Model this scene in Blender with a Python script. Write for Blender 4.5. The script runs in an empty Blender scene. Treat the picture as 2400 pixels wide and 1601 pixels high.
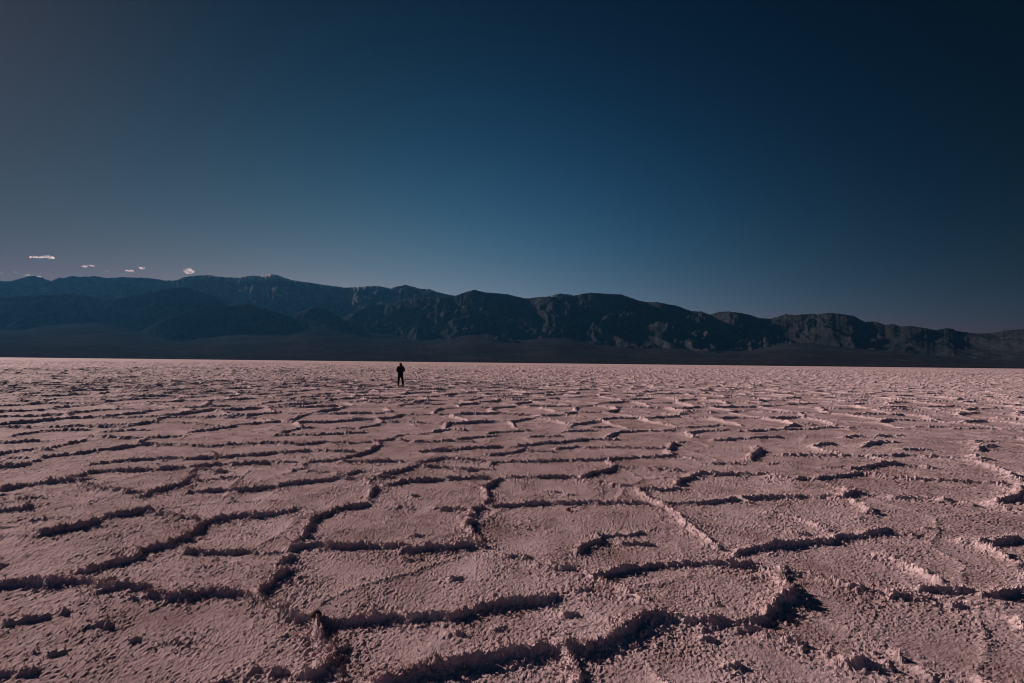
import bpy, math, random
import numpy as np
from mathutils import Matrix, Vector

random.seed(7)
SC = bpy.context.scene
COL = SC.collection

# ------------------------------------------------------------------ camera
CAM_H = 1.70
FPX, CX, CY = 1133.0, 1200.0, 800.5          # focal length and centre in photograph pixels
PITCH = math.atan(50.0 / FPX)
ROLL = math.radians(0.635)
_f = Vector((0, math.cos(PITCH), math.sin(PITCH)))
_r0 = Vector((1, 0, 0))
_u0 = Vector((0, -math.sin(PITCH), math.cos(PITCH)))
_r = _r0 * math.cos(ROLL) + _u0 * math.sin(ROLL)
_u = _u0 * math.cos(ROLL) - _r0 * math.sin(ROLL)
cam_data = bpy.data.cameras.new("camera")
cam_data.sensor_width = 36.0
cam_data.lens = FPX / 2400.0 * 36.0
cam_data.clip_start = 0.05
cam_data.clip_end = 200000.0
cam = bpy.data.objects.new("camera", cam_data)
cam.matrix_world = Matrix(((_r.x, _u.x, -_f.x, 0), (_r.y, _u.y, -_f.y, 0), (_r.z, _u.z, -_f.z, CAM_H), (0, 0, 0, 1)))
COL.objects.link(cam)
SC.camera = cam

# ------------------------------------------------------------------ sky and sun
SUN_AZ = math.radians(-58.0)      # measured from +Y (view direction), negative to the left
SUN_EL = math.radians(22.5)
SUN_DIR = Vector((math.sin(SUN_AZ) * math.cos(SUN_EL), math.cos(SUN_AZ) * math.cos(SUN_EL), math.sin(SUN_EL)))

world = bpy.data.worlds.new("World")
SC.world = world
world.use_nodes = True
wn, wl = world.node_tree.nodes, world.node_tree.links
wn.clear()
w_out = wn.new("ShaderNodeOutputWorld")
w_bg = wn.new("ShaderNodeBackground")
w_sky = wn.new("ShaderNodeTexSky")
w_sky.sky_type = 'NISHITA'
w_sky.sun_disc = False
w_sky.sun_elevation = SUN_EL
w_sky.sun_rotation = SUN_AZ
w_sky.altitude = 0
w_sky.air_density = 1.0
w_sky.dust_density = 0.0
w_sky.ozone_density = 3.0
# exposure curve of each colour for the deep, filtered evening sky
w_sep = wn.new("ShaderNodeSeparateColor")
w_com = wn.new("ShaderNodeCombineColor")
wl.new(w_sky.outputs[0], w_sep.inputs[0])
for k, (power, gain) in enumerate(((1.97, 0.270), (0.742, 0.980), (0.10, 3.40))):
    pw_ = wn.new("ShaderNodeMath"); pw_.operation = 'POWER'; pw_.inputs[1].default_value = power
    gn_ = wn.new("ShaderNodeMath"); gn_.operation = 'MULTIPLY'; gn_.inputs[1].default_value = gain
    wl.new(w_sep.outputs[k], pw_.inputs[0]); wl.new(pw_.outputs[0], gn_.inputs[0]); wl.new(gn_.outputs[0], w_com.inputs[k])
# the clear sky glows broadly above the western horizon and falls off smoothly all round
w_tc = wn.new("ShaderNodeTexCoord")
w_dot = wn.new("ShaderNodeVectorMath"); w_dot.operation = 'DOT_PRODUCT'
w_dot.inputs[1].default_value = (math.sin(math.radians(-6)) * math.cos(math.radians(20)), math.cos(math.radians(-6)) * math.cos(math.radians(20)), -math.sin(math.radians(20)))
w_half = wn.new("ShaderNodeMath"); w_half.operation = 'MULTIPLY_ADD'; w_half.inputs[1].default_value = 0.5; w_half.inputs[2].default_value = 0.5
w_pow = wn.new("ShaderNodeMath"); w_pow.operation = 'POWER'; w_pow.inputs[1].default_value = 10.0
w_flo = wn.new("ShaderNodeMath"); w_flo.operation = 'MULTIPLY_ADD'; w_flo.inputs[1].default_value = 1.0; w_flo.inputs[2].default_value = 0.002
wl.new(w_tc.outputs["Generated"], w_dot.inputs[0])
wl.new(w_dot.outputs["Value"], w_half.inputs[0]); wl.new(w_half.outputs[0], w_pow.inputs[0]); wl.new(w_pow.outputs[0], w_flo.inputs[0])
# added term: brightens again opposite the glow as fill for shaded ridge faces
w_anti = wn.new("ShaderNodeMath"); w_anti.operation = 'SUBTRACT'; w_anti.inputs[0].default_value = 1.0
w_ap = wn.new("ShaderNodeMath"); w_ap.operation = 'POWER'; w_ap.inputs[1].default_value = 4.0
w_am = wn.new("ShaderNodeMath"); w_am.operation = 'MULTIPLY_ADD'; w_am.inputs[1].default_value = 0.30
wl.new(w_half.outputs[0], w_anti.inputs[1]); wl.new(w_anti.outputs[0], w_ap.inputs[0]); wl.new(w_ap.outputs[0], w_am.inputs[0]); wl.new(w_flo.outputs[0], w_am.inputs[2])
w_mul = wn.new("ShaderNodeVectorMath"); w_mul.operation = 'SCALE'
wl.new(w_com.outputs[0], w_mul.inputs[0]); wl.new(w_am.outputs[0], w_mul.inputs["Scale"])
# the sun's own warm aureole, which reaches into the frame from the upper left
w_sd = wn.new("ShaderNodeVectorMath"); w_sd.operation = 'DOT_PRODUCT'; w_sd.inputs[1].default_value = SUN_DIR
w_sh = wn.new("ShaderNodeMath"); w_sh.operation = 'MULTIPLY_ADD'; w_sh.inputs[1].default_value = 0.5; w_sh.inputs[2].default_value = 0.5
w_sp = wn.new("ShaderNodeMath"); w_sp.operation = 'POWER'; w_sp.inputs[1].default_value = 45.0
w_sc = wn.new("ShaderNodeVectorMath"); w_sc.operation = 'SCALE'; w_sc.inputs[0].default_value = (0.34, 0.17, 0.14)
w_add = wn.new("ShaderNodeVectorMath"); w_add.operation = 'ADD'
wl.new(w_tc.outputs["Generated"], w_sd.inputs[0]); wl.new(w_sd.outputs["Value"], w_sh.inputs[0]); wl.new(w_sh.outputs[0], w_sp.inputs[0])
wl.new(w_sp.outputs[0], w_sc.inputs["Scale"]); wl.new(w_mul.outputs[0], w_add.inputs[0]); wl.new(w_sc.outputs[0], w_add.inputs[1])
wl.new(w_add.outputs[0], w_bg.inputs[0])
w_bg.inputs[1].default_value = 0.083
wl.new(w_bg.outputs[0], w_out.inputs[0])

sun_data = bpy.data.lights.new("sun", 'SUN')
sun_data.energy = 4.7
sun_data.angle = math.radians(0.5)
sun_data.color = (1.0, 0.81, 0.75)
sun = bpy.data.objects.new("sun", sun_data)
sun.rotation_mode = 'QUATERNION'
sun.rotation_quaternion = SUN_DIR.to_track_quat('Z', 'Y')
sun.location = (-30, 20, 30)
COL.objects.link(sun)

SC.view_settings.view_transform = 'Standard'
SC.view_settings.look = 'None'
SC.view_settings.exposure = 0.28
SC.view_settings.gamma = 1.0
SC.render.engine = 'CYCLES'
cy = SC.cycles
cy.max_bounces = 4
cy.diffuse_bounces = 1
cy.glossy_bounces = 1
cy.transmission_bounces = 2
cy.volume_bounces = 3
cy.transparent_max_bounces = 8
cy.filter_width = 1.05
cy.use_denoising = True
cy.denoiser = 'OPENIMAGEDENOISE'
cy.denoising_input_passes = 'RGB_ALBEDO_NORMAL'
cy.denoising_prefilter = 'ACCURATE'
cy.sample_clamp_indirect = 4.0
cy.caustics_reflective = False
cy.caustics_refractive = False


# ------------------------------------------------------------------ helpers
def ray(px, py):
    return _f + _r * ((px - CX) / FPX) - _u * ((py - CY) / FPX)


def ground_at(px, py, z=0.0):
    d = ray(px, py)
    t = (z - CAM_H) / d.z
    return (d.x * t, d.y * t)


def az_el(px, py):
    d = ray(px, py)
    return math.atan2(d.x, d.y), d.z / math.hypot(d.x, d.y)


def tag(o, label, category=None, group=None, kind=None):
    o["label"] = label
    if category:
        o["category"] = category
    if group:
        o["group"] = group
    if kind:
        o["kind"] = kind
    return o


def _hash(ix, iy, seed):
    h = (ix.astype(np.int64) * 374761393 + iy.astype(np.int64) * 668265263 + seed * 982451653) & 0xFFFFFFFF
    h = ((h ^ (h >> 13)) * 1274126177) & 0xFFFFFFFF
    h = ((h ^ (h >> 16)) * 2246822519) & 0xFFFFFFFF
    return (h ^ (h >> 15)) & 0xFFFFFF


def hash01(ix, iy, seed):
    return _hash(ix, iy, seed) / float(0x1000000)


def noise(x, y, seed=0):
    """Gradient noise, about -1..1."""
    ix = np.floor(x); iy = np.floor(y)
    fx = x - ix; fy = y - iy
    ux = fx * fx * fx * (fx * (fx * 6 - 15) + 10)
    uy = fy * fy * fy * (fy * (fy * 6 - 15) + 10)
    def g(dx, dy):
        a = hash01(ix + dx, iy + dy, seed) * (2 * math.pi)
        return np.cos(a) * (fx - dx) + np.sin(a) * (fy - dy)
    a = g(0, 0); b = g(1, 0); c = g(0, 1); d = g(1, 1)
    ab = a + ux * (b - a); cd = c + ux * (d - c)
    return 1.5 * (ab + uy * (cd - ab))


def fbm(x, y, seed, octaves, gain=0.5):
    s = 0; a = 1.0
    for k in range(octaves):
        s = s + a * noise(x, y, seed + k)
        x = x * 2.03 + 5.1; y = y * 2.03 + 1.7; a *= gain
    return s


def ridged(x, y, seed, octaves, gain=0.55):
    s = 0; a = 1.0; w = 1.0; tot = 0
    for k in range(octaves):
        n = 1 - np.abs(noise(x, y, seed + k))
        n = n * n * w
        s = s + a * n; tot += a
        w = np.clip(n * 1.6, 0.15, 1)
        x = x * 2.1 + 3.3; y = y * 2.1 + 8.7; a *= gain
    return s / tot


def worley(x, y, seed, jitter=0.9):
    """F1, F2 and the random value of the nearest cell."""
    ix = np.floor(x); iy = np.floor(y)
    f1 = np.full(x.shape, 9.0); f2 = np.full(x.shape, 9.0); v = np.zeros(x.shape)
    for dx in (-1, 0, 1):
        for dy in (-1, 0, 1):
            cx = ix + dx; cyy = iy + dy
            px = cx + 0.5 + (hash01(cx, cyy, seed) - 0.5) * jitter
            py = cyy + 0.5 + (hash01(cx, cyy, seed + 17) - 0.5) * jitter
            d = np.hypot(px - x, py - y)
            near = d < f1
            f2 = np.where(near, f1, np.minimum(f2, d))
            v = np.where(near, hash01(cx, cyy, seed + 31), v)
            f1 = np.where(near, d, f1)
    return f1, f2, v


def grid_mesh(name, X, Y, Z, closed=False, smooth=False):
    nr, nc = X.shape
    me = bpy.data.meshes.new(name)
    co = np.stack([X, Y, Z], -1).reshape(-1, 3).astype(np.float32)
    jj = np.arange(nc if closed else nc - 1)
    i0 = np.arange(nr - 1)[:, None] * nc
    j1 = (jj + 1) % nc
    q = np.stack([i0 + jj, i0 + j1, i0 + nc + j1, i0 + nc + jj], -1).reshape(-1).astype(np.int32)
    n = q.size // 4
    me.vertices.add(co.shape[0]); me.vertices.foreach_set("co", co.ravel())
    me.loops.add(q.size); me.loops.foreach_set("vertex_index", q)
    me.polygons.add(n)
    me.polygons.foreach_set("loop_start", np.arange(0, q.size, 4, dtype=np.int32))
    me.polygons.foreach_set("loop_total", np.full(n, 4, dtype=np.int32))
    me.polygons.foreach_set("use_smooth", np.full(n, smooth, dtype=bool))
    me.update(calc_edges=True)
    return me


def tri_mesh(name, co, tris, smooth=False):
    me = bpy.data.meshes.new(name)
    t = tris.reshape(-1).astype(np.int32); n = t.size // 3
    me.vertices.add(co.shape[0]); me.vertices.foreach_set("co", co.astype(np.float32).ravel())
    me.loops.add(t.size); me.loops.foreach_set("vertex_index", t)
    me.polygons.add(n)
    me.polygons.foreach_set("loop_start", np.arange(0, t.size, 3, dtype=np.int32))
    me.polygons.foreach_set("loop_total", np.full(n, 3, dtype=np.int32))
    me.polygons.foreach_set("use_smooth", np.full(n, smooth, dtype=bool))
    me.update(calc_edges=True)
    return me


def link(name, me, mat=None, parent=None):
    o = bpy.data.objects.new(name, me)
    if mat:
        me.materials.append(mat)
    COL.objects.link(o)
    if parent:
        o.parent = parent
    return o


def new_mat(name):
    m = bpy.data.materials.new(name)
    m.use_nodes = True
    n, l = m.node_tree.nodes, m.node_tree.links
    return m, n, l, n["Principled BSDF"]


def ramp(n, stops):
    r = n.new("ShaderNodeValToRGB")
    e = r.color_ramp.elements
    while len(e) < len(stops):
        e.new(0.5)
    for k, (p, c) in enumerate(stops):
        e[k].position = p
        e[k].color = (*c, 1) if len(c) == 3 else c
    return r


def nnoise(n, l, scale, detail, rough=0.5, coord=None):
    t = n.new("ShaderNodeTexNoise")
    t.inputs["Scale"].default_value = scale
    t.inputs["Detail"].default_value = detail
    t.inputs["Roughness"].default_value = rough
    if coord:
        l.new(coord, t.inputs["Vector"])
    return t


# ------------------------------------------------------------------ materials
def salt_material(name, k):
    m, n, l, p = new_mat(name)
    co = n.new("ShaderNodeTexCoord").outputs["Object"]
    a = nnoise(n, l, 0.45, 6, 0.6, co)
    r = ramp(n, [(0.30, (0.330 * k, 0.235 * k, 0.236 * k)), (0.52, (0.43 * k, 0.313 * k, 0.314 * k)), (0.72, (0.51 * k, 0.385 * k, 0.388 * k))])
    l.new(a.outputs[0], r.inputs[0])
    b = nnoise(n, l, 28.0, 5, 0.65, co)
    r2 = ramp(n, [(0.32, (0.74, 0.70, 0.69)), (0.55, (1, 1, 1))])
    l.new(b.outputs[0], r2.inputs[0])
    dn = nnoise(n, l, 1.7, 7, 0.68, co)
    rd = ramp(n, [(0.36, (0.72, 0.68, 0.66)), (0.50, (1, 1, 1)), (0.66, (1.10, 1.12, 1.13))])
    l.new(dn.outputs[0], rd.inputs[0])
    md = n.new("ShaderNodeMix"); md.data_type = 'RGBA'; md.blend_type = 'MULTIPLY'; md.inputs[0].default_value = 1.0
    l.new(r.outputs[0], md.inputs[6]); l.new(rd.outputs[0], md.inputs[7])
    mx = n.new("ShaderNodeMix"); mx.data_type = 'RGBA'; mx.blend_type = 'MULTIPLY'
    mx.inputs[0].default_value = 1.0
    l.new(md.outputs[2], mx.inputs[6]); l.new(r2.outputs[0], mx.inputs[7])
    at = n.new("ShaderNodeAttribute"); at.attribute_name = "frost"
    fr = n.new("ShaderNodeMix"); fr.data_type = 'RGBA'
    ff = n.new("ShaderNodeMath"); ff.operation = 'MULTIPLY'; ff.inputs[1].default_value = 0.75
    l.new(at.outputs["Fac"], ff.inputs[0]); l.new(ff.outputs[0], fr.inputs[0])
    l.new(mx.outputs[2], fr.inputs[6])
    fr.inputs[7].default_value = (0.62, 0.475, 0.47, 1)
    l.new(fr.outputs[2], p.inputs["Base Color"])
    p.inputs["Roughness"].default_value = 0.85
    p.inputs["Specular IOR Level"].default_value = 0.02
    g = nnoise(n, l, 190.0, 4, 0.7, co)
    bp = n.new("ShaderNodeBump")
    bp.inputs["Strength"].default_value = 0.8
    bp.inputs["Distance"].default_value = 0.006
    l.new(g.outputs[0], bp.inputs["Height"])
    l.new(bp.outputs[0], p.inputs["Normal"])
    return m


def rock_material(name, c0, c1, c2, scale, snow_from=None):
    m, n, l, p = new_mat(name)
    geo = n.new("ShaderNodeNewGeometry")
    co = geo.outputs["Position"]
    a = nnoise(n, l, scale, 9, 0.62, co)
    r = ramp(n, [(0.30, c0), (0.52, c1), (0.72, c2)])
    l.new(a.outputs[0], r.inputs[0])
    out = r.outputs[0]
    if snow_from:
        sep = n.new("ShaderNodeSeparateXYZ"); l.new(co, sep.inputs[0])
        mr = n.new("ShaderNodeMapRange")
        mr.inputs[1].default_value = snow_from[0]; mr.inputs[2].default_value = snow_from[1]
        l.new(sep.outputs[2], mr.inputs[0])
        s = nnoise(n, l, 0.0022, 8, 0.7, co)
        ad = n.new("ShaderNodeMath"); ad.operation = 'MULTIPLY'
        l.new(mr.outputs[0], ad.inputs[0]); l.new(s.outputs[0], ad.inputs[1])
        st = ramp(n, [(0.26, (0, 0, 0)), (0.42, (1, 1, 1))])
        l.new(ad.outputs[0], st.inputs[0])
        mx = n.new("ShaderNodeMix"); mx.data_type = 'RGBA'
        l.new(st.outputs[0], mx.inputs[0]); l.new(out, mx.inputs[6])
        mx.inputs[7].default_value = (0.38, 0.36, 0.38, 1)
        out = mx.outputs[2]
    sp = nnoise(n, l, 0.0075, 6, 0.7, co)
    rs = ramp(n, [(0.38, (0.62, 0.62, 0.64)), (0.52, (1, 1, 1)), (0.70, (1.35, 1.33, 1.32))])
    l.new(sp.outputs[0], rs.inputs[0])
    ms = n.new("ShaderNodeMix"); ms.data_type = 'RGBA'; ms.blend_type = 'MULTIPLY'; ms.inputs[0].default_value = 1.0
    l.new(out, ms.inputs[6]); l.new(rs.outputs[0], ms.inputs[7])
    l.new(ms.outputs[2], p.inputs["Base Color"])
    p.inputs["Roughness"].default_value = 1.0
    p.inputs["Specular IOR Level"].default_value = 0.0
    return m


def plain_material(name, color, rough=0.8, spec=0.2, nscale=40.0, var=0.35):
    m, n, l, p = new_mat(name)
    co = n.new("ShaderNodeTexCoord").outputs["Object"]
    a = nnoise(n, l, nscale, 4, 0.6, co)
    lo = tuple(c * (1 - var) for c in color); hi = tuple(c * (1 + var) for c in color)
    r = ramp(n, [(0.3, lo), (0.7, hi)])
    l.new(a.outputs[0], r.inputs[0])
    l.new(r.outputs[0], p.inputs["Base Color"])
    p.inputs["Roughness"].default_value = rough
    p.inputs["Specular IOR Level"].default_value = spec
    return m


SALT = salt_material("salt_crust", 1.0)
SALT_FROST = salt_material("salt_frost", 1.50)

# ------------------------------------------------------------------ salt ridges traced in plan
# Crest lines of the pressure ridges, read off in eight tiles of the photograph (600 x 300 px each,
# 2351 units wide) and dropped onto the flat; the height in centimetres comes first.
TILE = 600.0 / 2351.0
RIDGES = {
 (0, 1000): [
  (9, "0,580 100,560 300,535 500,505 640,495 760,490"), (5, "640,470 760,445 830,425 950,412"),
  (8, "950,412 1130,405 1400,398 1690,388"), (7, "1740,390 1850,365 1960,352 2140,352 2351,340 2450,338"),
  (5, "1780,395 1900,405 2060,412"), (7, "1760,420 1770,460 1700,500 1640,545 1540,570 1400,600 1340,640"),
  (7, "780,530 880,562 1000,577 1120,592 1200,605 1290,605"), (7, "1720,610 1820,600 1900,598 2050,588 2200,585 2351,580"),
  (13, "380,990 480,970 580,945 700,925 800,915 880,890"), (5, "880,870 960,850"), (12, "960,850 1000,825 1100,805 1200,795 1290,775 1370,765"),
  (5, "1380,790 1470,810 1640,830 1800,850"),
  (10, "1240,1160 1360,1130 1480,1100 1560,1085 1620,1045 1700,1015 1800,960 1860,900 1920,880 2020,850 2150,830 2351,815"),
  (8, "-60,780 0,775 120,765 290,750"), (4, "200,660 310,655"), (5, "1800,492 1950,485"), (4, "2000,475 2230,460"),
  (7, "430,290 580,265 700,250 850,230 1000,210 1150,190 1270,175 1400,165 1500,172"), (5, "1500,172 1640,172 1800,182 1950,183 2100,172 2351,160 2400,155"),
  (6, "-60,270 70,245 200,230 320,215 460,215"), (5, "50,305 240,300"), (6, "0,375 120,370 240,355 330,325"), (4, "490,200 620,170 780,130"),
  (8, "840,100 1000,105 1120,110 1250,110"), (5, "1290,140 1380,110 1500,100 1660,92"), (6, "1740,55 1900,40 2000,25 2150,5"),
  (5, "-60,155 200,145 380,140"), (6, "120,90 250,70 400,45 550,40 800,32"), (6, "-40,14 200,10 350,5"), (5, "840,10 1050,5"), (4, "970,50 1150,40 1350,33"),
  (5, "900,345 1080,330 1270,315"), (6, "1270,315 1420,305 1600,300 1750,297 1930,290 2050,283 2200,275 2351,265"), (5, "1930,240 1980,290"),
  (8, "1740,1150 1880,1155 2050,1158 2300,1160 2351,1160"), (5, "330,860 430,855")],
 (600, 1000): [
  (7, "0,577 80,570 260,535 480,510 650,485 740,470 830,480 960,485"), (7, "0,815 120,800 240,785 350,760"),
  (6, "40,155 180,148 260,155 340,155"), (6, "0,265 180,245 350,235 500,228"), (5, "560,225 700,228 820,228 900,230"),
  (6, "250,55 360,30 520,12"), (5, "750,15 890,15"), (5, "190,85 400,80 600,75 720,70 900,63 990,60"),
  (5, "400,170 520,158 610,145 700,150 850,150 1000,150 1140,140"), (7, "1140,140 1130,175 1080,205 1000,240 920,270 820,290 700,315 600,322 480,325"),
  (7, "800,325 930,323 1100,325 1200,325 1340,325"), (4, "180,330 370,325"), (6, "1190,128 1270,120 1370,130"), (5, "1480,140 1620,138 1780,135 1990,140"),
  (4, "1270,100 1330,85"), (5, "1400,75 1540,68"), (5, "1640,45 1780,30 1920,35"), (5, "1840,120 2000,108 2100,98 2190,92"), (6, "2140,65 2230,55 2351,50 2490,40"),
  (7, "1520,230 1700,220 1860,212 2020,200 2120,192 2230,185"), (5, "2140,262 2280,255 2351,245 2470,215 2540,225"),
  (8, "1480,330 1600,320 1700,298 1800,300 1900,305 2080,320"), (8, "1500,365 1400,385 1330,410 1230,430 1160,440"), (7, "1500,370 1640,380 1750,385 1860,395 1980,397"),
  (4, "2020,395 2180,388"), (6, "2150,350 2200,335 2351,323"), (5, "1060,480 1150,470 1270,468"), (5, "340,410 440,395 440,350"), (5, "480,410 620,415"), (5, "750,430 850,435 940,415"),
  (5, "1200,540 1300,520 1400,495"), (8, "1400,495 1540,490 1700,483 1850,475 2000,472 2140,468"), (10, "1010,490 1040,530 1110,560 1070,590 1050,630 1040,690"),
  (9, "1000,715 900,730 820,745 700,780"), (12, "700,780 620,820 540,845 490,880 500,940 450,980 430,1020"), (8, "430,1020 390,1060 340,1110"),
  (10, "340,1130 450,1105 560,1090 640,1095 780,1100 930,1095 1060,1095 1180,1110 1330,1105"), (12, "1390,1140 1500,1140 1600,1120 1750,1100 1850,1080 1950,1075 2080,1090"),
  (12, "2070,1030 2000,990 1950,930 1990,880 1950,830 2030,815 1990,770 2070,740"), (9, "2080,720 2180,735 2351,720"),
  (10, "2230,480 2180,510 2120,540 2080,580 2120,620 2150,670 2080,710"), (8, "2230,475 2351,472"), (6, "1660,745 1760,750 1900,765"), (5, "1300,740 1400,745"),
  (9, "0,1160 190,1155"), (5, "1430,1000 1490,1000"), (5, "1430,645 1480,645")],
 (1200, 1000): [
  (6, "0,323 200,322 400,320 560,315 830,312 880,305"), (7, "880,305 960,297 1080,288 1270,282 1480,275"), (9, "0,720 180,705 340,705 480,705 600,700 740,700 860,705 960,705 1150,710 1220,715"),
  (7, "0,472 200,468 400,465 560,468"), (7, "40,185 180,175 300,155 450,148 560,135 700,120 830,118 960,120"), (5, "450,55 620,45 780,38"), (5, "740,10 900,8"),
  (6, "880,95 950,70 1050,50 1180,45 1350,42 1500,42"), (4, "160,100 250,95 440,90"), (5, "190,225 360,235"), (5, "410,210 500,200 610,190"),
  (4, "700,197 1000,197 1200,203 1400,205"), (8, "1490,155 1450,195 1430,230 1480,265"), (4, "1530,150 1620,148"), (4, "1480,270 1640,290 1700,300"),
  (7, "880,310 900,340 970,360"), (10, "970,365 900,395 820,410 740,430 690,455 640,470"), (7, "990,370 1100,375 1200,385 1300,393 1430,400 1540,410"),
  (6, "620,490 700,500 780,515 850,520 950,540 1110,555"), (11, "1150,555 1180,600 1230,650"), (10, "1200,570 1300,575 1400,575 1530,565"),
  (10, "1500,540 1530,510 1600,480 1660,450 1740,435"), (8, "1740,435 1850,438 2030,440"), (7, "2080,440 2351,440 2450,455"), (8, "1230,650 1330,700 1440,760 1540,850 1640,930 1740,1010 1850,1090 1900,1120"),
  (8, "1370,705 1500,708 1660,705 1750,705 1860,695 1950,680 2050,675"), (8, "2100,665 2180,700"), (9, "2100,660 2250,650 2351,650"), (6, "1840,345 1950,335 2090,345"),
  (9, "2250,190 2270,230 2200,270 2190,310"), (6, "1610,65 1750,45 1950,42 2160,47 2351,40"), (5, "1610,70 1680,105"), (6, "1870,130 2000,120 2150,115 2300,108 2351,103 2460,98"),
  (7, "600,1150 680,1090 760,1060 820,1050 790,1010"), (7, "800,1005 900,1000 1000,995 1070,990 1180,980"), (5, "1010,1080 1100,1085 1250,1085"), (11, "2050,1176 2130,1150 2250,1110 2351,1095"), (4, "320,600 390,600"), (4, "520,630 590,630")],
 (1800, 1000): [
  (6, "0,460 150,480 250,490 370,490"), (9, "0,650 180,645 310,645"), (7, "310,645 450,655 620,660"), (11, "0,1092 100,1075 250,1060 400,1060 560,1055 660,1020 800,1005 900,985 980,975 1080,955"),
  (5, "0,35 200,30 400,25 560,15 790,15"), (7, "140,260 300,262 420,265 600,268 750,275 900,282"), (6, "960,270 1110,270 1200,262 1330,262"), (5, "1240,215 1450,218"),
  (6, "880,185 960,155 1040,148 1180,147"), (7, "700,105 780,95 850,92"), (5, "1000,90 1120,85 1240,85"), (6, "420,180 500,165 600,160"), (5, "420,190 520,235 650,250"),
  (5, "900,285 1050,310 1150,330"), (9, "780,390 880,385 960,365 1050,350 1180,348"), (6, "1180,348 1300,360 1500,375"), (9, "430,490 520,475 680,462 760,445 880,430"),
  (8, "920,445 1080,460 1180,470 1300,480 1450,490 1600,495 1700,500 1840,508"), (6, "1840,508 2000,520 2180,530"), (5, "500,378 690,378"), (5, "0,340 70,340"),
  (5, "1450,278 1600,285 1740,292 1860,297"), (9, "1920,225 1950,200 2000,190 2090,188"), (5, "1830,150 1950,165 2030,175"), (7, "1900,270 1920,300 2040,305"),
  (6, "1880,310 2000,350 2150,395 2230,450"), (5, "2050,445 2230,455"), (6, "2230,460 2320,510 2351,560"), (12, "2400,540 2351,570 2320,620 2260,650 2170,680 2120,690"),
  (6, "2000,700 2110,750 2320,780"), (10, "700,570 720,620 700,660 640,670"), (8, "720,620 780,600 850,605"), (9, "640,670 760,700 870,745 940,790 990,800"), (6, "830,850 910,860"),
  (8, "1170,650 1300,650 1450,665"), (8, "1560,685 1700,700 1860,720"), (7, "0,800 120,820 220,840 340,870 440,900 560,945"), (6, "250,980 340,985"), (5, "1080,955 1200,980 1330,995"),
  (5, "1420,940 1560,950"), (13, "1950,1062 2000,1060 2100,1060 2200,1050 2330,1045"), (7, "1800,1060 1950,1100 2110,1170 2230,1236 2351,1270"), (5, "1700,20 1900,22 2100,28 2351,40"), (5, "1350,8 1720,10"), (5, "1900,140 2100,142"), (5, "2180,100 2351,105")],
 (0, 1300): [
  (14, "-80,300 0,290 130,265 330,255 470,255 560,245 690,240"), (11, "710,165 800,150 920,110 1050,80 1190,45 1260,5"), (8, "700,260 800,250 920,260 1030,230"), (9, "920,280 1080,290 1190,290 1250,310 1330,290"),
  (5, "900,380 960,350 1080,320"), (13, "1390,360 1500,345 1580,370 1650,350 1720,365 1800,365 1900,335 1970,320"), (6, "1970,340 2150,360 2351,385"),
  (4, "90,640 190,615 260,600 420,575"), (6, "450,930 540,910"), (5, "20,1130 140,1120 300,1085"), (6, "880,670 980,670"), (6, "1450,835 1500,835"), (6, "1590,820 1650,820"), (5, "1190,800 1260,800"), (6, "1210,410 1270,405"), (4, "2260,1100 2320,1080"), (5, "560,520 620,520")],
 (600, 1300): [
  (11, "340,20 300,50 250,70"), (14, "290,130 240,180 200,210"), (12, "160,250 110,300 40,320"), (10, "20,340 60,420 150,490 250,560"), (9, "250,560 330,570 430,590 500,600 560,620"),
  (13, "560,620 580,690 620,760 660,820 720,900 700,960 680,1010 640,1060"), (8, "720,900 800,890"), (9, "700,1040 780,1080"),
  (12, "580,590 700,600 830,605 950,590 1080,575 1250,570 1400,580 1540,560"), (10, "1540,560 1680,555 1770,560 1900,530 2050,495 2200,465 2351,435"),
  (9, "150,1100 250,1080"), (8, "480,1140 560,1110 640,1080"), (15, "1100,1180 1220,1150 1400,1120 1560,1085 1700,1050 1900,1010 2050,970 2200,940 2351,910"), (6, "1780,220 1880,215"), (6, "1370,60 1490,45"), (5, "2180,690 2260,690"), (4, "1820,730 1880,730")],
 (1200, 1300): [
  (9, "0,440 130,420 250,410 390,390"), (16, "0,905 200,890 380,860 480,860 640,850 800,790 950,730 1080,680 1200,610 1330,580"), (9, "250,90 330,110"), (8, "420,110 580,135 680,160"), (6, "0,20 110,30"),
  (11, "740,195 790,190 880,180 1000,145 1150,110 1250,90 1400,85 1560,75 1750,75 1900,75 2050,85 2200,95 2300,120"), (8, "830,240 960,310 1080,370 1200,440 1330,500"),
  (13, "1330,580 1450,600 1600,620 1740,630 1850,620 1950,620 2020,640"), (10, "2110,680 2250,680 2351,720"), (12, "2020,640 2200,590 2351,560"), (9, "500,950 560,1020 580,1100 600,1180"),
  (7, "1820,440 1900,450"), (8, "1960,1020 2060,1020"), (5, "500,540 580,540"), (5, "600,330 710,325"), (6, "2190,220 2260,230"), (5, "1750,780 1840,780")],
 (1800, 1300): [
  (11, "0,730 150,760 320,810"), (16, "0,550 60,500 90,430 180,400 210,330 160,250 130,170 150,140"), (12, "160,140 250,175"), (9, "280,180 380,200 540,240"), (11, "600,250 720,280 850,310 980,335 1130,360 1260,365"),
  (11, "1260,365 1380,390 1480,415 1600,440 1700,470 1840,470"), (11, "1050,10 1220,70 1350,130 1470,200 1560,250 1590,270"), (9, "1390,330 1500,330 1690,340"), (14, "1700,330 1860,340 1960,360 2080,370 2200,350 2351,330 2440,330"),
  (8, "1860,480 2050,550 2250,620 2351,680"), (11, "560,890 640,930 700,990"), (12, "700,990 800,1000 920,990"), (8, "960,1040 1130,1050"), (8, "1100,890 1180,940"), (6, "1400,1050 1500,1120")],
}

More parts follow.
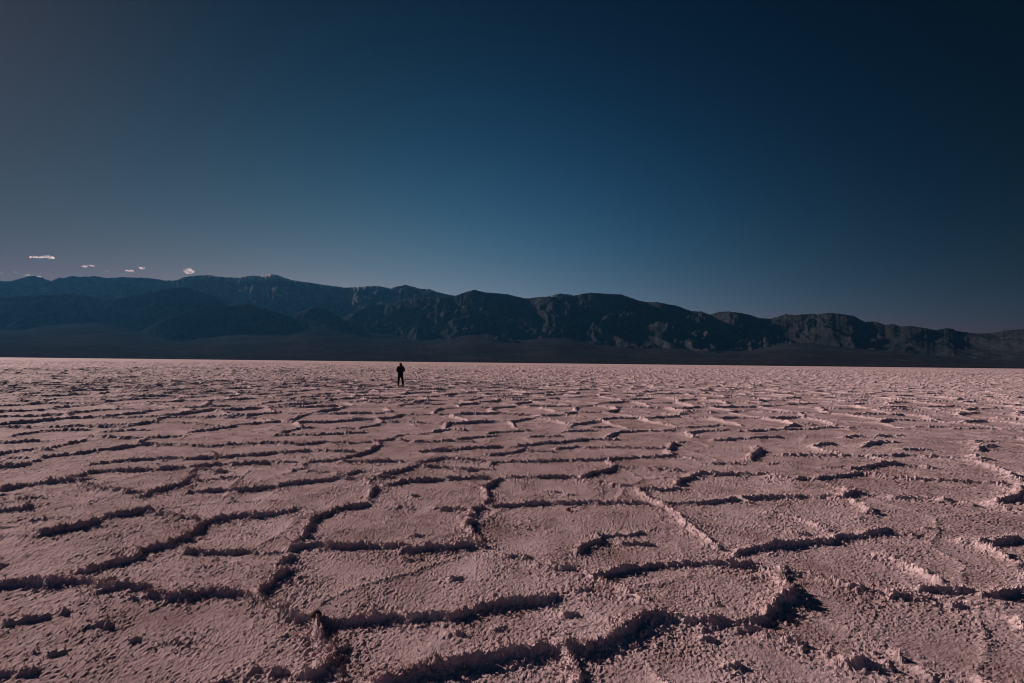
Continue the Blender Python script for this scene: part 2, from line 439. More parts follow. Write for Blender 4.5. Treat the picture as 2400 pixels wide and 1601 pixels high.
# polar sheet: finest close by, coarser with distance, all the way round
r_list = [0.25, 0.6, 1.0, 1.35, 1.65, 1.85]
r = 2.0
while r < 46:
    r_list.append(r); r *= 1.0042
while r < 110:
    r_list.append(r); r *= 1.009
while r < 400:
    r_list.append(r); r *= 1.016
while r < 30000:
    r_list.append(r); r *= 1.08
R_ = np.array(r_list)
HALF = math.radians(52.5)
th = np.concatenate([np.linspace(-HALF, HALF, 900), np.linspace(HALF, 2 * math.pi - HALF, 92)[1:-1]])
NR, NF = len(R_), 900
RR, TT = np.meshgrid(R_, th, indexing='ij')
GX = RR * np.sin(TT); GY = RR * np.cos(TT)

# distance to the traced crest lines
prof = np.zeros(GX.shape)           # ridge height
segs = []
prox = np.zeros(GX.shape)           # nearness to a ridge
wx = fbm(GX * 3.2, GY * 3.2, 301, 3) * 0.035
wy = fbm(GX * 3.2, GY * 3.2, 311, 3) * 0.035
QX, QY = GX + wx, GY + wy
dth = (2 * HALF) / (NF - 1)
for (ox, oy), rs in RIDGES.items():
    for hcm, s in rs:
        pts = []
        for pair in s.split():
            a, b = pair.split(',')
            pts.append(ground_at(ox + float(a) * TILE, oy + float(b) * TILE, hcm * 0.0015))
        if len(pts) == 2 and math.dist(pts[0], pts[1]) < 0.4:
            hcm *= 0.35
        for (x0, y0), (x1, y1) in zip(pts[:-1], pts[1:]):
            segs.append((x0, y0, x1, y1, hcm * 0.0024 + 0.0205))
for (x0, y0, x1, y1, h) in segs:
    rc = math.hypot((x0 + x1) / 2, (y0 + y1) / 2)
    h *= 1 + 0.07 * min(max(rc - 5.0, 0.0), 7.0)
    w = max(0.010 + 0.25 * h, 0.0044 * rc)
    pad = 3.2 * w + 0.07 + 0.22 + 1.5 * h
    rmin = max(min(math.hypot(x0, y0), math.hypot(x1, y1)) - pad - 0.1, 1.9)
    rmax = max(math.hypot(x0, y0), math.hypot(x1, y1)) + pad
    i0 = np.searchsorted(R_, rmin); i1 = np.searchsorted(R_, rmax)
    t0, t1 = math.atan2(x0, y0), math.atan2(x1, y1)
    j0 = int((min(t0, t1) - pad / rmin + HALF) / dth); j1 = int((max(t0, t1) + pad / rmin + HALF) / dth) + 1
    j0 = max(j0, 0); j1 = min(j1, NF)
    if i1 <= i0 or j1 <= j0:
        continue
    X = QX[i0:i1, j0:j1]; Y = QY[i0:i1, j0:j1]
    dx, dy = x1 - x0, y1 - y0
    L2 = dx * dx + dy * dy + 1e-9
    t = np.clip(((X - x0) * dx + (Y - y0) * dy) / L2, 0, 1)
    ex, ey = X - x0 - t * dx, Y - y0 - t * dy
    d = np.hypot(ex, ey)
    # crests lean: the side away from the sun breaks off steeply, the other runs out gently
    side = (ex * SUN_DIR.x + ey * SUN_DIR.y) / (d + 1e-6)
    ww = w * np.where(side > 0, 1.0 + 0.9 * side, 1.0 + 0.25 * side)
    u = d / ww
    v = h * np.exp(-u ** 1.25)
    sub = prof[i0:i1, j0:j1]
    np.maximum(sub, v, out=sub)
    np.maximum(prox[i0:i1, j0:j1], min(h / 0.05, 1.2) * np.exp(-(d / (0.10 + 1.2 * h)) ** 2), out=prox[i0:i1, j0:j1])

# polygon net beyond the traced ground
CELL = 1.95
warp1 = fbm(GX / 2.6, GY / 2.6, 41, 3) * 0.16
warp2 = fbm(GX / 2.6 + 31, GY / 2.6, 47, 3) * 0.16
f1, f2, cv = worley(GX / CELL + warp1, GY / CELL + warp2, 77, 0.95)
edge = (f2 - f1) * CELL * 0.55
strong = np.clip(0.92 + 0.55 * noise(GX / 1.9, GY / 1.9, 91), 0.25, 1.25)
EW = 0.022 + 0.0038 * np.minimum(RR, 60)
hv = (0.056 + 0.0013 * np.minimum(RR, 50)) * strong * np.exp(-(edge / EW) ** 1.5)
g1, g2, gv = worley(GX / 0.95 + warp2, GY / 0.95 + warp1, 78, 0.95)
strong2 = np.clip(0.12 + 0.9 * noise(GX / 1.4, GY / 1.4, 93), 0, 1)
hv = np.maximum(hv, np.clip(0.052 - 0.0012 * RR, 0.022, 0.05) * strong2 * np.exp(-((g2 - g1) * 0.5 / (EW * 0.8)) ** 1.5))
# where the photograph was traced
dxr = GX * _r.x + GY * _r.y + (0 - CAM_H) * _r.z
dzf = GX * _f.x + GY * _f.y + (0 - CAM_H) * _f.z
dyu = GX * _u.x + GY * _u.y + (0 - CAM_H) * _u.z
dzf = np.where(dzf < 0.2, 0.2, dzf)
PX = CX + FPX * dxr / dzf; PY = CY - FPX * dyu / dzf
inside = (np.clip((PX + 40) / 60, 0, 1) * np.clip((2440 - PX) / 60, 0, 1) * np.clip((PY - 996) / 14, 0, 1) * np.clip((1640 - PY) / 60, 0, 1) * (GY > 0.5))
prof = np.maximum(prof * (inside > 0), hv * (1 - 0.86 * inside))

# crust relief
fade = np.clip(1.25 - RR / 60.0, 0.0, 1.0)
along = 0.84 + 0.34 * noise(GX / 0.34, GY / 0.34, 120) + 0.22 * noise(GX / 0.07, GY / 0.07, 121)
w1 = worley(GX / 0.085 + 0.3 * warp1, GY / 0.085, 131)
w2 = worley(GX / 0.036 + 9, GY / 0.036, 132)
lump1 = 1 - w1[0] * 1.5
lump2 = 1 - w2[0] * 1.5
rm = np.clip(prof / 0.05, 0, 1.3)
Z = prof * np.clip(along, 0.15, 1.5)
Z += rm * (0.014 * lump1 + 0.010 * lump2)
prox = np.maximum(prox, np.clip(prof / 0.05, 0, 1))
apron = np.clip(noise(GX / 0.8, GY / 0.8, 140) * 0.8 + 0.3 + 0.6 * prox, 0, 1.2)
# undulating plates, scattered nodules, popcorn crust
Z += fade * (0.014 * fbm(GX / 0.75, GY / 0.75, 150, 3))
nod = np.clip(noise(GX / 0.10, GY / 0.10, 160) - 0.52 + 0.30 * prox, 0, 1) * apron
Z += fade * nod * 0.030
grain = np.clip(0.75 + 0.7 * noise(GX / 0.35, GY / 0.35, 163), 0.12, 1.4) * (0.6 + 0.4 * apron)
Z += fade * grain * (0.006 * np.clip(1 - w1[0] * 1.7, 0, 1) * w1[2] ** 4 + 0.007 * np.clip(1 - w2[0] * 1.6, 0, 1) * w2[2] ** 2)
Z += fade * grain * (0.0045 * np.abs(noise(GX / 0.085, GY / 0.085, 172)) + 0.006 * np.abs(noise(GX / 0.043, GY / 0.043, 170)) + 0.0062 * noise(GX / 0.019, GY / 0.020, 171))
# crystalline rims beside the crests
rim = np.clip(prox, 0, 1) * np.clip(0.6 + 0.8 * noise(GX / 0.22, GY / 0.22, 181), 0, 1.3)
Z += fade * rim * (0.020 * np.clip(1 - w2[0] * 1.5, 0, 1) * w2[2] + 0.014 * np.clip(1 - w1[0] * 1.5, 0, 1) * w1[2] ** 2 + 0.008 * noise(GX / 0.024, GY / 0.024, 183))


def smooth_cols(a, n):
    c = np.cumsum(np.concatenate([a[:, -n:], a], axis=1), axis=1)
    return (c[:, n:] - c[:, :-n]) / math.sqrt(n)


# grainy salt at the finest scale the sheet carries
ii, jj = np.meshgrid(np.arange(NR), np.arange(len(th)), indexing='ij')
g0 = 0.55 * (hash01(ii, jj, 21) - 0.5) + 0.75 * smooth_cols(hash01(ii, jj, 22) - 0.5, 4)
Z += g0 * np.clip(0.0015 * RR, 0.0, 0.011) * np.clip((RR - 1.2), 0, 1) * (0.55 + 0.45 * np.clip(grain, 0, 1)) * np.clip((90 - RR) / 50, 0, 1)
# rough far crust
far = np.clip((RR - 26) / 40, 0, 1) * np.clip((900 - RR) / 700, 0, 1)
rnd = hash01(ii, jj, 5) - 0.5
rnd = 0.06 * rnd + 0.3 * smooth_cols(hash01(ii, jj, 6) - 0.5, 9) + 1.0 * smooth_cols(hash01(ii, jj, 7) - 0.5, 30)
Z += far * rnd * np.clip(0.0026 * RR, 0.03, 0.6)
Z[0:3] *= 0.2
flat_me = grid_mesh("salt_flat", GX, GY, Z, closed=True)
# fresh white salt grows along the ridges
frost = np.clip(1.1 * np.clip(prof / 0.035, 0, 1) + 0.45 * rim, 0, 1) * np.clip(0.75 + 0.6 * noise(GX / 0.15, GY / 0.15, 190), 0.2, 1.1)
fa = flat_me.attributes.new("frost", 'FLOAT', 'POINT')
fa.data.foreach_set("value", frost.astype(np.float32).ravel())
flat = link("salt_flat", flat_me, SALT)
tag(flat, "wide pinkish white salt flat broken into polygons by crusty raised ridges", "salt flat", kind="structure")


def z_at(x, y):
    rr = math.hypot(x, y); t = math.atan2(x, y)
    i = int(np.clip(np.searchsorted(R_, rr), 1, NR - 1)); j = int(np.clip(round((t + HALF) / dth), 0, NF - 1))
    return float(Z[i, j])


# ------------------------------------------------------------------ salt crystals on the ridges
rng = np.random.default_rng(11)
vis = (RR < 11) & (RR > 1.9) & (np.abs(TT) < math.radians(51))
area = np.gradient(R_)[:, None] * RR * dth
wgt = (np.clip(prof / 0.05, 0, 1.4) + 0.28 * rim + 0.5 * nod + 0.012 * apron) * area * vis / (1 + (RR / 5.0) ** 2)
pw = (wgt / wgt.sum()).ravel()
NC = 84000
pick = rng.choice(pw.size, NC, p=pw)
cx_ = GX.ravel()[pick] + rng.normal(0, 0.004, NC); cy_ = GY.ravel()[pick] + rng.normal(0, 0.004, NC); cz_ = Z.ravel()[pick]
pr = np.clip(prof.ravel()[pick] / 0.08, 0.15, 1.3)
ln = (0.008 + 0.030 * rng.random(NC) ** 2.2) * (0.6 + 0.6 * pr)
wd = np.minimum(ln * rng.uniform(0.16, 0.40, NC), 0.009)
ax = rng.normal(0, 0.6, (NC, 3)); ax[:, 2] = np.abs(ax[:, 2]) * 0.5 + 0.75
ax /= np.linalg.norm(ax, axis=1)[:, None]
tmp = rng.normal(0, 1, (NC, 3))
s1 = np.cross(ax, tmp); s1 /= np.linalg.norm(s1, axis=1)[:, None]
s2 = np.cross(ax, s1)
base = np.stack([cx_, cy_, cz_ - 0.003], 1)
V = np.empty((NC, 5, 3))
for k in range(4):
    a = k * math.pi / 2
    rad = wd * rng.uniform(0.65, 1.1, NC)
    V[:, k] = base + ax * (ln * rng.uniform(-0.25, 0.30, NC))[:, None] + s1 * (math.cos(a) * rad)[:, None] + s2 * (math.sin(a) * rad)[:, None]
V[:, 4] = base + ax * ln[:, None]
T = np.array([[0, 1, 4], [1, 2, 4], [2, 3, 4], [3, 0, 4]])
tris = (np.arange(NC)[:, None, None] * 5 + T[None]).reshape(-1, 3)
crystals = link("salt_crystals", tri_mesh("salt_crystals", V.reshape(-1, 3), tris), SALT_FROST)
tag(crystals, "feathery salt crystals sprouting along the crests of the salt ridges", "salt crystals", kind="stuff")

# ------------------------------------------------------------------ mountains
S = 800.0 / 2351.0


def outline(*runs):
    pts = []
    for x0, s in runs:
        for pair in s.split():
            a, b = pair.split(',')
            pts.append(az_el(x0 + float(a) * S, 560 + float(b) * S))
    pts.sort()
    return np.array(pts)


SKY_A = outline((0, "-500,270 -300,250 -150,275 0,290 70,292 130,275 190,258 240,255 300,270 350,290 400,268 440,270 490,255 560,262 660,257 740,270 840,262 920,266 1020,268 1100,280 1150,288 1220,283 1270,262 1330,255 1430,247 1530,262 1640,266 1720,250 1790,255 1860,243 1910,247 1970,272 2050,288 2130,300 2240,318 2345,330"),
                (800, "10,335 100,332 220,322 280,328 330,340 380,325 440,315 500,330 540,343 600,343 660,365 720,380 780,390 900,430 1100,450 1300,420 1400,400 1500,376 1580,382 1700,440 1900,520 2200,560 2600,700"))
SKY_C = outline((0, "1700,820 1980,600 2060,560 2200,550 2345,560"), (800, "10,545 100,492 250,450 400,430 520,405 620,402 780,394 850,368 915,350 990,368 1050,372 1140,380 1200,395 1270,410 1370,400 1430,398 1520,400 1600,390 1660,378 1720,370 1830,378 1930,382 1990,405 2060,428 2130,437 2170,434 2260,452 2310,460 2345,472"),
                (1600, "5,478 60,497 130,500 170,515 260,560 350,600 430,640 520,670 600,705 640,745 720,800 900,950"))
SKY_B = outline((0, "-500,430 -300,380 -100,410 0,400 200,387 420,382 570,380 640,405 720,415 880,400 1000,367 1130,350 1260,328 1350,350 1450,385 1560,430 1620,470 1700,520 1850,600 2000,700 2200,850"))
SKY_B2 = outline((0, "700,900 900,680 1000,620 1100,570 1280,500 1500,455 1690,445 1760,458 1850,490 1980,530 2080,575 2180,612 2280,645 2345,700"), (800, "100,900"))
SKY_E = outline((0, "1750,800 1900,620 1980,560 2060,510 2160,460 2220,475 2290,510 2345,545"), (800, "100,600 250,700 500,900"))
SKY_D = outline((800, "2000,620"), (1600, "0,560 100,530 190,520 250,502 320,500 400,510 460,522 520,543 600,550 650,538 710,517 760,525 880,516 940,520 1000,508 1080,515 1180,530 1220,555 1260,572 1330,568 1390,592 1450,587 1500,603 1560,598 1640,610 1740,628 1830,613 1900,635 2020,653 2130,648 2230,630 2345,622 2600,610 2900,640"))
SKY_F = outline((800, "600,860 800,760 960,690 1010,660 1060,668 1180,690 1260,718 1400,850"))
FAN_TOP = outline((0, "-500,660 0,655 300,640 500,612 700,602 900,640 1050,690 1250,698 1400,668 1700,642 2000,645 2150,610 2345,650"),
                  (800, "10,662 250,680 520,715 640,710 800,690 950,652 1100,700 1260,715 1400,690 1500,680 1700,730 2130,762 2345,748"),
                  (1600, "5,770 380,790 600,775 700,745 900,755 1350,788 1800,822 2345,850 2900,850"))

_ft = np.radians(np.linspace(-70, 70, 1401))
_fe = np.interp(_ft, FAN_TOP[:, 0], FAN_TOP[:, 1])
_fe = np.convolve(np.pad(_fe, 40, mode='edge'), np.hanning(81) / np.hanning(81).sum(), mode='valid')
FAN_TOP = np.stack([_ft, _fe], 1)
FAN0, FAN1 = 6500.0, 12500.0


def fan_height(theta, d):
    e = np.interp(theta, FAN_TOP[:, 0], FAN_TOP[:, 1])
    e = np.clip(e, 0.004, 1)
    t = (d - FAN0) / (FAN1 - FAN0)
    h = e * FAN1 * np.sign(t) * np.abs(t) ** 1.25
    x = d * np.sin(theta); y = d * np.cos(theta)
    gul = ridged(x / 900.0, y / 2600.0, 610, 5)
    h = h - np.clip(t, 0, 1) * (1 - gul) * 34.0 + np.clip(t, 0, 1) * fbm(x / 420, y / 900, 640, 4) * 11
    return h


def make_range(name, sky, d_base, d_ridge, mat, seed, ncol, nrow, lab, cat, rough=1.0, jag=0.0008, smooth=True):
    lo = max(sky[0, 0], math.radians(-55)); hi = min(sky[-1, 0], math.radians(55))
    theta = np.linspace(lo, hi, ncol)
    el = np.interp(theta, sky[:, 0], sky[:, 1])
    el = el + jag * fbm(theta * 260, theta * 0 + seed, seed, 4, 0.6) * np.clip(el / 0.05, 0, 1)
    t = np.concatenate([np.linspace(0, 1.0, nrow), np.linspace(1.0, 1.35, 12)[1:]])
    Tm, Th = np.meshgrid(t, theta, indexing='ij')
    wob = 1 + 0.03 * fbm(theta * 9, theta * 0 + 3.3, seed + 3, 3)
    dr = d_ridge * wob
    D = d_base + (dr[None] - d_base) * Tm
    X = D * np.sin(Th); Y = D * np.cos(Th)
    H = el * dr + CAM_H
    up = np.clip(Tm, 0, 1)
    P = np.where(Tm <= 1, 0.30 * up + 0.70 * up ** 1.6, 1 - 1.6 * (Tm - 1))
    env = np.clip(4 * up * (1 - up), 0, 1) ** 0.8
    wx = fbm(X / 2600, Y / 2600, seed + 11, 3) * 0.35; wy = fbm(X / 2600, Y / 2600, seed + 15, 3) * 0.35
    r1 = ridged(X / 2300 + wx, Y / 4200 + wy, seed + 21, 6, 0.58)
    r2 = ridged(X / 700 + wx * 2, Y / 900 + wy * 2, seed + 31, 4, 0.6)
    r3 = ridged(X / 310 + wx * 3, Y / 450 + wy * 3, seed + 36, 3, 0.6)
    Z = H[None] * P * (1 + rough * env * (0.72 * (r1 - 0.55) + 0.26 * (r2 - 0.5) + 0.13 * (r3 - 0.5)))
    Z += rough * env * np.clip(H[None], 0, 2000) * 0.022 * fbm(X / 260, Y / 300, seed + 41, 3)
    # the crest line keeps the height it has in the photograph
    ang = ((Z - CAM_H) / D).max(axis=0)
    k = np.where(el > 0.002, el / np.maximum(ang, 1e-4), 1.0)
    Z = np.where(Z > 0, Z * np.clip(k, 0.4, 1.6)[None], Z)
    Z += (1 - up) ** 2 * rough * 190.0 * (r1 - 0.52) + (1 - up) ** 2 * 60 * (r2 - 0.5)
    Z[0] = -60.0
    Z[-1] = np.minimum(Z[-1], -40)
    o = link(name, grid_mesh(name, X, Y, Z, smooth=smooth), mat)
    tag(o, lab, cat, kind="structure")
    return o


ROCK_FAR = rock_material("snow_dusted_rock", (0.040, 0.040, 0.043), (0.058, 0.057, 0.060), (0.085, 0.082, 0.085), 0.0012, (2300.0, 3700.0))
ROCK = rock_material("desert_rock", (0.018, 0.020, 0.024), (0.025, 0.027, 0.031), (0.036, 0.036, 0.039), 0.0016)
ROCK_DARK = rock_material("vignetted_rock", (0.013, 0.014, 0.016), (0.019, 0.020, 0.022), (0.030, 0.030, 0.031), 0.0016)  # weaker sunlight and lens vignetting put into the rock colour, right range only
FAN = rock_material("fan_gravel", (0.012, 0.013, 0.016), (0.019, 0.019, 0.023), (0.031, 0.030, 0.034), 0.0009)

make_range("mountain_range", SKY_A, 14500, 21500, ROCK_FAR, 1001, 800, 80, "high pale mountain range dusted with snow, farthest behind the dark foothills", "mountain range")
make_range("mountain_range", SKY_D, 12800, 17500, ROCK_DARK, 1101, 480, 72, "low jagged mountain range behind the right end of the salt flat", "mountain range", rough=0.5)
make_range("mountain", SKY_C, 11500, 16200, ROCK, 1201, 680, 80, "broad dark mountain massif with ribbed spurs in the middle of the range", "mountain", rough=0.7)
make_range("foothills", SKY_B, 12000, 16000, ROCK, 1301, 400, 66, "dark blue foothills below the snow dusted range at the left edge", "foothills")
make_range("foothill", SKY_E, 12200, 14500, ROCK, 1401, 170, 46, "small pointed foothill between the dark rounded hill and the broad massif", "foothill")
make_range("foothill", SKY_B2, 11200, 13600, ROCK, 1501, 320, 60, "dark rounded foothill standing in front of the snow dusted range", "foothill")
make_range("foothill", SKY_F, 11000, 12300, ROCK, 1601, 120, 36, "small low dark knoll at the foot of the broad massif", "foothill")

ft = np.radians(np.linspace(-60, 60, 640))
fd = np.concatenate([np.linspace(FAN0 - 300, FAN0 + 500, 14)[:-1], np.linspace(FAN0 + 500, 15500, 84)])
FD, FT = np.meshgrid(fd, ft, indexing='ij')
FZ = fan_height(FT, FD)
FZ[0] = -30
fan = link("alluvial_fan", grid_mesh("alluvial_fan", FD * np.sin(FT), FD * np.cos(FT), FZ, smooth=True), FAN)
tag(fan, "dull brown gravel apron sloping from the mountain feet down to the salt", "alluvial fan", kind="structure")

# ------------------------------------------------------------------ haze
me = bpy.data.meshes.new("haze")
hx, hz0, hz1 = 31500.0, -70.0, 4200.0
me.from_pydata([(x, y, z) for z in (hz0, hz1) for y in (-hx, hx) for x in (-hx, hx)], [],
               [(0, 2, 3, 1), (4, 5, 7, 6), (0, 1, 5, 4), (2, 6, 7, 3), (0, 4, 6, 2), (1, 3, 7, 5)])
hm = bpy.data.materials.new("desert_haze")
hm.use_nodes = True
hn, hl = hm.node_tree.nodes, hm.node_tree.links
hn.clear()
ho = hn.new("ShaderNodeOutputMaterial")
hv_ = hn.new("ShaderNodeVolumePrincipled")
hv_.inputs["Color"].default_value = (0.09, 0.38, 0.74, 1)
hv_.inputs["Density"].default_value = 0.53e-5
hv_.inputs["Anisotropy"].default_value = 0.35
hl.new(hv_.outputs[0], ho.inputs["Volume"])
haze = link("haze", me, hm)
tag(haze, "thin blue evening haze between the salt flat and the mountains", "haze", kind="stuff")

# ------------------------------------------------------------------ clouds
CLOUD, cn, cl, cp = new_mat("cloud_vapour")
cn.clear()
co_ = cn.new("ShaderNodeOutputMaterial")
cv_ = cn.new("ShaderNodeVolumePrincipled")
cv_.inputs["Color"].default_value = (0.80, 0.69, 0.67, 1)
cv_.inputs["Anisotropy"].default_value = 0.55
ctc = cn.new("ShaderNodeTexCoord")
cno = nnoise(cn, cl, 0.006, 6, 0.65, ctc.outputs["Object"])
cr_ = cn.new("ShaderNodeMapRange")
cr_.inputs[1].default_value = 0.43; cr_.inputs[2].default_value = 0.62
cr_.inputs[3].default_value = 0.0; cr_.inputs[4].default_value = 0.008
cl.new(cno.outputs[0], cr_.inputs[0]); cl.new(cr_.outputs[0], cv_.inputs["Density"])
cl.new(cv_.outputs[0], co_.inputs["Volume"])

import bmesh
_ico = bmesh.new(); bmesh.ops.create_icosphere(_ico, subdivisions=2, radius=1.0)
ICO_V = np.array([v.co[:] for v in _ico.verts]); ICO_F = np.array([[v.index for v in f.verts] for f in _ico.faces]); _ico.free()
CLOUD_D = 36000.0
# centre in the photograph, width and height in pixels, look
CLOUDS = [
 (84, 603, 22, 7, "longer flat cloud of the pair floating highest above the snowy range", 7),
 (112, 603, 24, 10, "plump bright cloud of the pair floating highest above the snowy range", 8),
 (198, 625, 13, 7, "small compact puff touching a ragged wisp low over the range", 6),
 (213, 623, 17, 6, "ragged wispy cloud joined to a compact puff low over the range", 5),
 (252, 636, 9, 5, "tiny faint cloud fragment between the ragged wisp and the saucer cloud", 3),
 (304, 635, 20, 7, "saucer shaped cloud curling up at both ends just above the ridge", 6),
 (333, 628, 15, 10, "broken pair of cloud tufts to the right of the saucer cloud", 5),
 (442, 637, 26, 17, "brightest ragged cumulus puff sitting alone right above the ridge", 11),
 (36, 638, 8, 5, "tiny cloud puff low near the left edge of the picture", 3),
 (2, 639, 7, 5, "tiny cloud puff cut off by the left edge of the picture", 3),
 (64, 645, 12, 6, "small cloud peeking over the ridge left of the first summit", 4),
 (86, 648, 16, 6, "small cloud peeking over the ridge right of the first summit", 4),
]
for (px, py, wpx, hpx, lab, nb) in CLOUDS:
    d = ray(px, py); d = d * (CLOUD_D / math.hypot(d.x, d.y))
    sx = wpx / FPX * CLOUD_D * 0.38; sz = hpx / FPX * CLOUD_D * 0.40
    vs, fs = [], []
    for k in range(nb):
        u = (k + 0.5) / nb * 2 - 1
        hgt = (1 - 0.7 * u * u) * random.uniform(0.6, 1.0)
        rad = max(sz * 0.75 * hgt, sx * 0.20)
        c = np.array([u * sx * 0.82 + random.uniform(-.1, .1) * sx, random.uniform(-.35, .35) * sx, (random.uniform(-0.45, 0.15) + 0.35 * hgt) * sz])
        sc3 = np.array([rad * 1.25, rad * 1.2, min(rad, sz * 0.62)])
        fs.append(ICO_F + len(vs) * len(ICO_V)); vs.append(ICO_V * sc3 * (1 + 0.12 * np.sin(ICO_V[:, [1, 2, 0]] * 5 + k)) + c)
    o = link("cloud", tri_mesh("cloud", np.concatenate(vs), np.concatenate(fs)), CLOUD)
    o.location = (d.x, d.y, CAM_H + d.z)
    o.rotation_euler = (0, 0, -math.atan2(d.x, d.y))
    tag(o, lab, "cloud", "small clouds above the snowy range")

# ------------------------------------------------------------------ person, seen from behind
P_BLACK = plain_material("black_jacket_cloth", (0.008, 0.008, 0.009), 0.9, 0.1, 25)
P_TROUSER = plain_material("black_trouser_cloth", (0.011, 0.011, 0.013), 0.9, 0.1, 25)
P_HAIR = plain_material("dark_hair", (0.010, 0.007, 0.006), 0.6, 0.3, 60)
P_CAP = plain_material("black_knit_cap", (0.010, 0.009, 0.009), 0.9, 0.1, 80)
P_BOOT = plain_material("dark_boot_leather", (0.012, 0.010, 0.009), 0.7, 0.2, 40)
P_SKIN = plain_material("skin", (0.22, 0.13, 0.10), 0.6, 0.3, 30, 0.1)


def skin_mesh(name, chains, mat, parent, levels=2, root=0, fat_k=1.17):
    """One continuous limbed surface grown over chains of (x, y, z, rx[, ry]) joints; equal joints are shared."""
    verts, rad, edges, key = [], [], [], {}
    for ch in chains:
        prev = None
        for j in ch:
            k = tuple(round(c, 4) for c in j[:3])
            if k not in key:
                key[k] = len(verts); verts.append(j[:3]); rad.append((j[3], j[4] if len(j) > 4 else j[3]))
            if prev is not None and prev != key[k]:
                edges.append((prev, key[k]))
            prev = key[k]
    me = bpy.data.meshes.new(name)
    me.from_pydata(verts, edges, [])
    o = link(name, me, mat, parent)
    md = o.modifiers.new("skin", 'SKIN')
    md.use_smooth_shade = True
    for i, sv in enumerate(me.skin_vertices[0].data):
        sv.radius = (rad[i][0] * fat_k, rad[i][1] * fat_k); sv.use_root = (i == root)
    sb = o.modifiers.new("subdivision", 'SUBSURF'); sb.levels = levels; sb.render_levels = levels
    return o


fx, fy = ground_at(938, 908, 0.0)
person = bpy.data.objects.new("person", None)
COL.objects.link(person)
person.location = (fx, fy, 0.02)
person.rotation_euler = (0, 0, -math.atan2(fx, fy))
tag(person, "lone person in black jacket and trousers standing on the salt, back turned", "person")
# local axes: x right, y away from the camera (the way the person faces), z up; 1.63 m tall
pelvis = (0.0, 0.0, 0.86, 0.125, 0.095)
waist = (0.0, 0.0, 1.02, 0.115, 0.085)
chest = (0.0, -0.01, 1.20, 0.135, 0.10)
neckb = (0.0, -0.01, 1.355, 0.085, 0.075)
neck = (-0.005, 0.0, 1.42, 0.048)
head1 = (-0.01, 0.01, 1.49, 0.072, 0.082)
head2 = (-0.012, 0.012, 1.56, 0.076, 0.09)
shL, shR = (-0.155, -0.01, 1.325, 0.052), (0.16, -0.01, 1.325, 0.052)
elL, elR = (-0.232, -0.04, 1.075, 0.04), (0.242, -0.04, 1.09, 0.04)
wrL, wrR = (-0.13, 0.13, 0.985, 0.028), (0.135, 0.13, 1.01, 0.028)
hpL, hpR = (-0.09, 0.0, 0.80, 0.085), (0.09, 0.0, 0.80, 0.085)
knL, knR = (-0.115, 0.015, 0.45, 0.056), (0.135, 0.02, 0.45, 0.056)
anL, anR = (-0.125, -0.01, 0.09, 0.038), (0.185, -0.045, 0.085, 0.038)
toL, toR = (-0.17, 0.13, 0.035, 0.03), (0.21, 0.10, 0.03, 0.03)
nose = (-0.055, 0.115, 1.515, 0.016)
skin_mesh("body", [[pelvis, waist, chest, neckb, neck, head1, head2], [neckb, shL, elL, wrL], [neckb, shR, elR, wrR],
                   [pelvis, hpL, knL, anL], [pelvis, hpR, knR, anR], [head1, nose]], P_SKIN, person, 2, 0, 1.0)


def fat(j, k, dz=0.0):
    return (j[0], j[1], j[2] + dz, j[3] * k, (j[4] if len(j) > 4 else j[3]) * k)


hem = (0.0, 0.0, 0.745, 0.165, 0.125)
skin_mesh("jacket", [[hem, (0, 0, 0.87, 0.172, 0.13), (0, 0, 1.03, 0.15, 0.12), (0, -0.01, 1.2, 0.165, 0.13), (0, -0.01, 1.345, 0.105, 0.095), (0, 0.0, 1.40, 0.068, 0.068)],
                     [(0, -0.01, 1.345, 0.105, 0.095), fat(shL, 1.25), (-0.215, -0.025, 1.2, 0.058), fat(elL, 1.35), (-0.19, 0.045, 1.03, 0.046), fat(wrL, 1.4)],
                     [(0, -0.01, 1.345, 0.105, 0.095), fat(shR, 1.25), (0.22, -0.025, 1.2, 0.058), fat(elR, 1.35), (0.2, 0.045, 1.05, 0.046), fat(wrR, 1.4)]], P_BLACK, person)
skin_mesh("trousers", [[(0, 0, 0.9, 0.135, 0.11), (0, 0, 0.80, 0.15, 0.115)], [(0, 0, 0.80, 0.15, 0.115), (-0.095, 0, 0.70, 0.092), (-0.115, 0.015, 0.45, 0.068), (-0.125, -0.01, 0.12, 0.056)],
                       [(0, 0, 0.80, 0.15, 0.115), (0.095, 0, 0.70, 0.092), (0.137, 0.02, 0.45, 0.068), (0.183, -0.04, 0.12, 0.056)]], P_TROUSER, person)
for an, to in ((anL, toL), (anR, toR)):
    skin_mesh("boot", [[(an[0], an[1], an[2] + 0.06, 0.052), (an[0], an[1], an[2] - 0.03, 0.05), ((an[0] + to[0]) / 2, (an[1] + to[1]) / 2, 0.045, 0.045, 0.04), (to[0], to[1], to[2] + 0.005, 0.04, 0.03)]], P_BOOT, person)
hair = skin_mesh("hair", [[(-0.008, -0.015, 1.55, 0.098, 0.098), (0.01, -0.035, 1.47, 0.095, 0.08), (0.05, -0.06, 1.40, 0.08, 0.055), (0.085, -0.075, 1.32, 0.055, 0.04), (0.10, -0.09, 1.22, 0.03, 0.025)]], P_HAIR, person)
skin_mesh("cap", [[(-0.012, 0.0, 1.555, 0.106, 0.11), (-0.012, -0.002, 1.595, 0.088, 0.092), (-0.012, -0.005, 1.62, 0.06, 0.06)]], P_CAP, person)
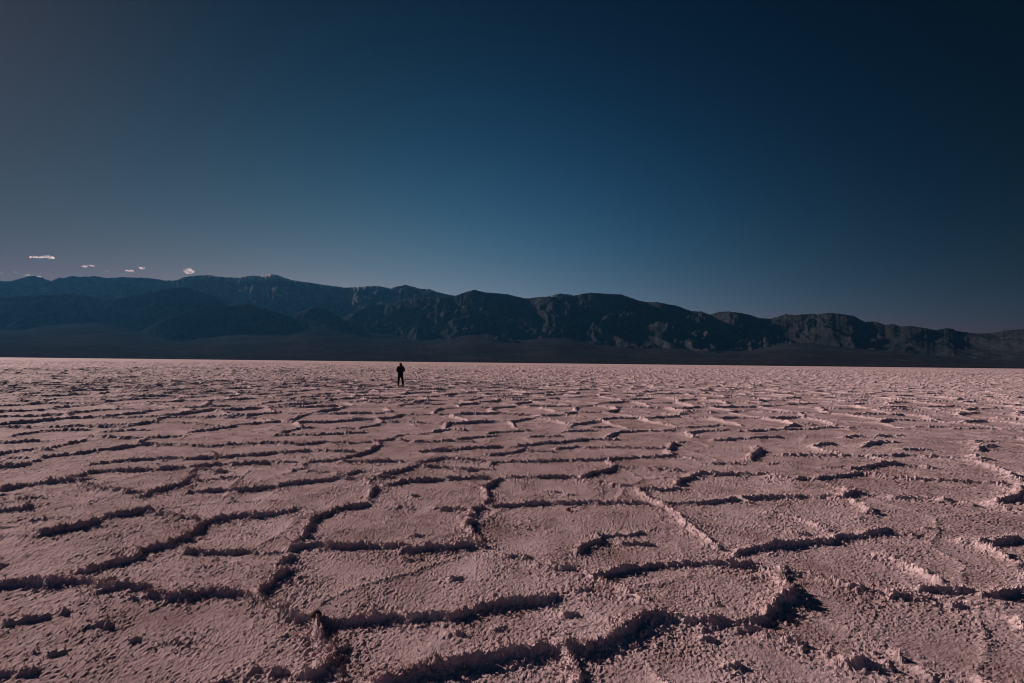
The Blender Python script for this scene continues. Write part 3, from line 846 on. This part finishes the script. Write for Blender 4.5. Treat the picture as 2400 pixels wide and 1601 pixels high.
# hands meet in front of the body, fingers half closed on each other
for sgn, wr in ((-1, wrL), (1, wrR)):
    w3 = np.array(wr[:3]); tgt = np.array([sgn * 0.035, 0.205, wr[2] + 0.015])
    u = (tgt - w3) / np.linalg.norm(tgt - w3)
    side = np.array([0, 0, 1.0]); fwd = np.cross(side, u) * sgn
    palm = w3 + u * 0.055
    chains = [[(*w3, 0.024, 0.02), (*(w3 + u * 0.03), 0.03, 0.018), (*palm, 0.034, 0.016)]]
    for k, (off, ln_) in enumerate(((0.027, 0.066), (0.009, 0.074), (-0.009, 0.069), (-0.026, 0.054))):
        b0 = palm + side * off + u * 0.02
        b1 = b0 + u * ln_ * 0.45 - fwd * 0.006
        b2 = b1 + u * ln_ * 0.25 - fwd * 0.022
        b3 = b2 + u * ln_ * 0.05 - fwd * 0.022
        chains.append([(*palm, 0.034, 0.016), (*b0, 0.0095), (*b1, 0.009), (*b2, 0.008), (*b3, 0.007)])
    t0_ = w3 + u * 0.03 + side * 0.028; t1_ = t0_ + u * 0.028 + side * 0.018; t2_ = t1_ + u * 0.028
    chains.append([(*(w3 + u * 0.03), 0.03, 0.018), (*t0_, 0.012), (*t1_, 0.010), (*t2_, 0.008)])
    skin_mesh("hand", chains, P_SKIN, person, 1, 0, 1.0)

# ------------------------------------------------------------------ loose stones
STONE = plain_material("brown_stone", (0.16, 0.085, 0.05), 0.85, 0.2, 18)
DARKSTONE = plain_material("dark_brown_stone", (0.06, 0.04, 0.03), 0.9, 0.2, 22)
for nm, px, py, rr_, mt, lab in (("stone", 1332, 1198, 0.024, STONE, "small round brown stone lying loose on a salt plate"),
                                 ("pebble", 1341, 1191, 0.010, DARKSTONE, "tiny dark pebble right behind the round brown stone"),
                                 ("lump", 740, 1460, 0.030, DARKSTONE, "dark brown clod standing in for the dark hole where two tall ridges meet")):  # last one is placed where a dark cavity opens between the ridges
    gx, gy = ground_at(px, py)
    vv = ICO_V * (1 + 0.13 * np.sin(ICO_V[:, [2, 0, 1]] * 3.1 + 1.3) + 0.05 * np.sin(ICO_V[:, [1, 2, 0]] * 9.0)) * np.array([rr_ * 1.15, rr_, rr_ * 0.85])
    o = link(nm, tri_mesh(nm, vv, ICO_F, smooth=True), mt)
    o.location = (gx, gy, z_at(gx, gy) + rr_ * 0.6)
    tag(o, lab, nm)
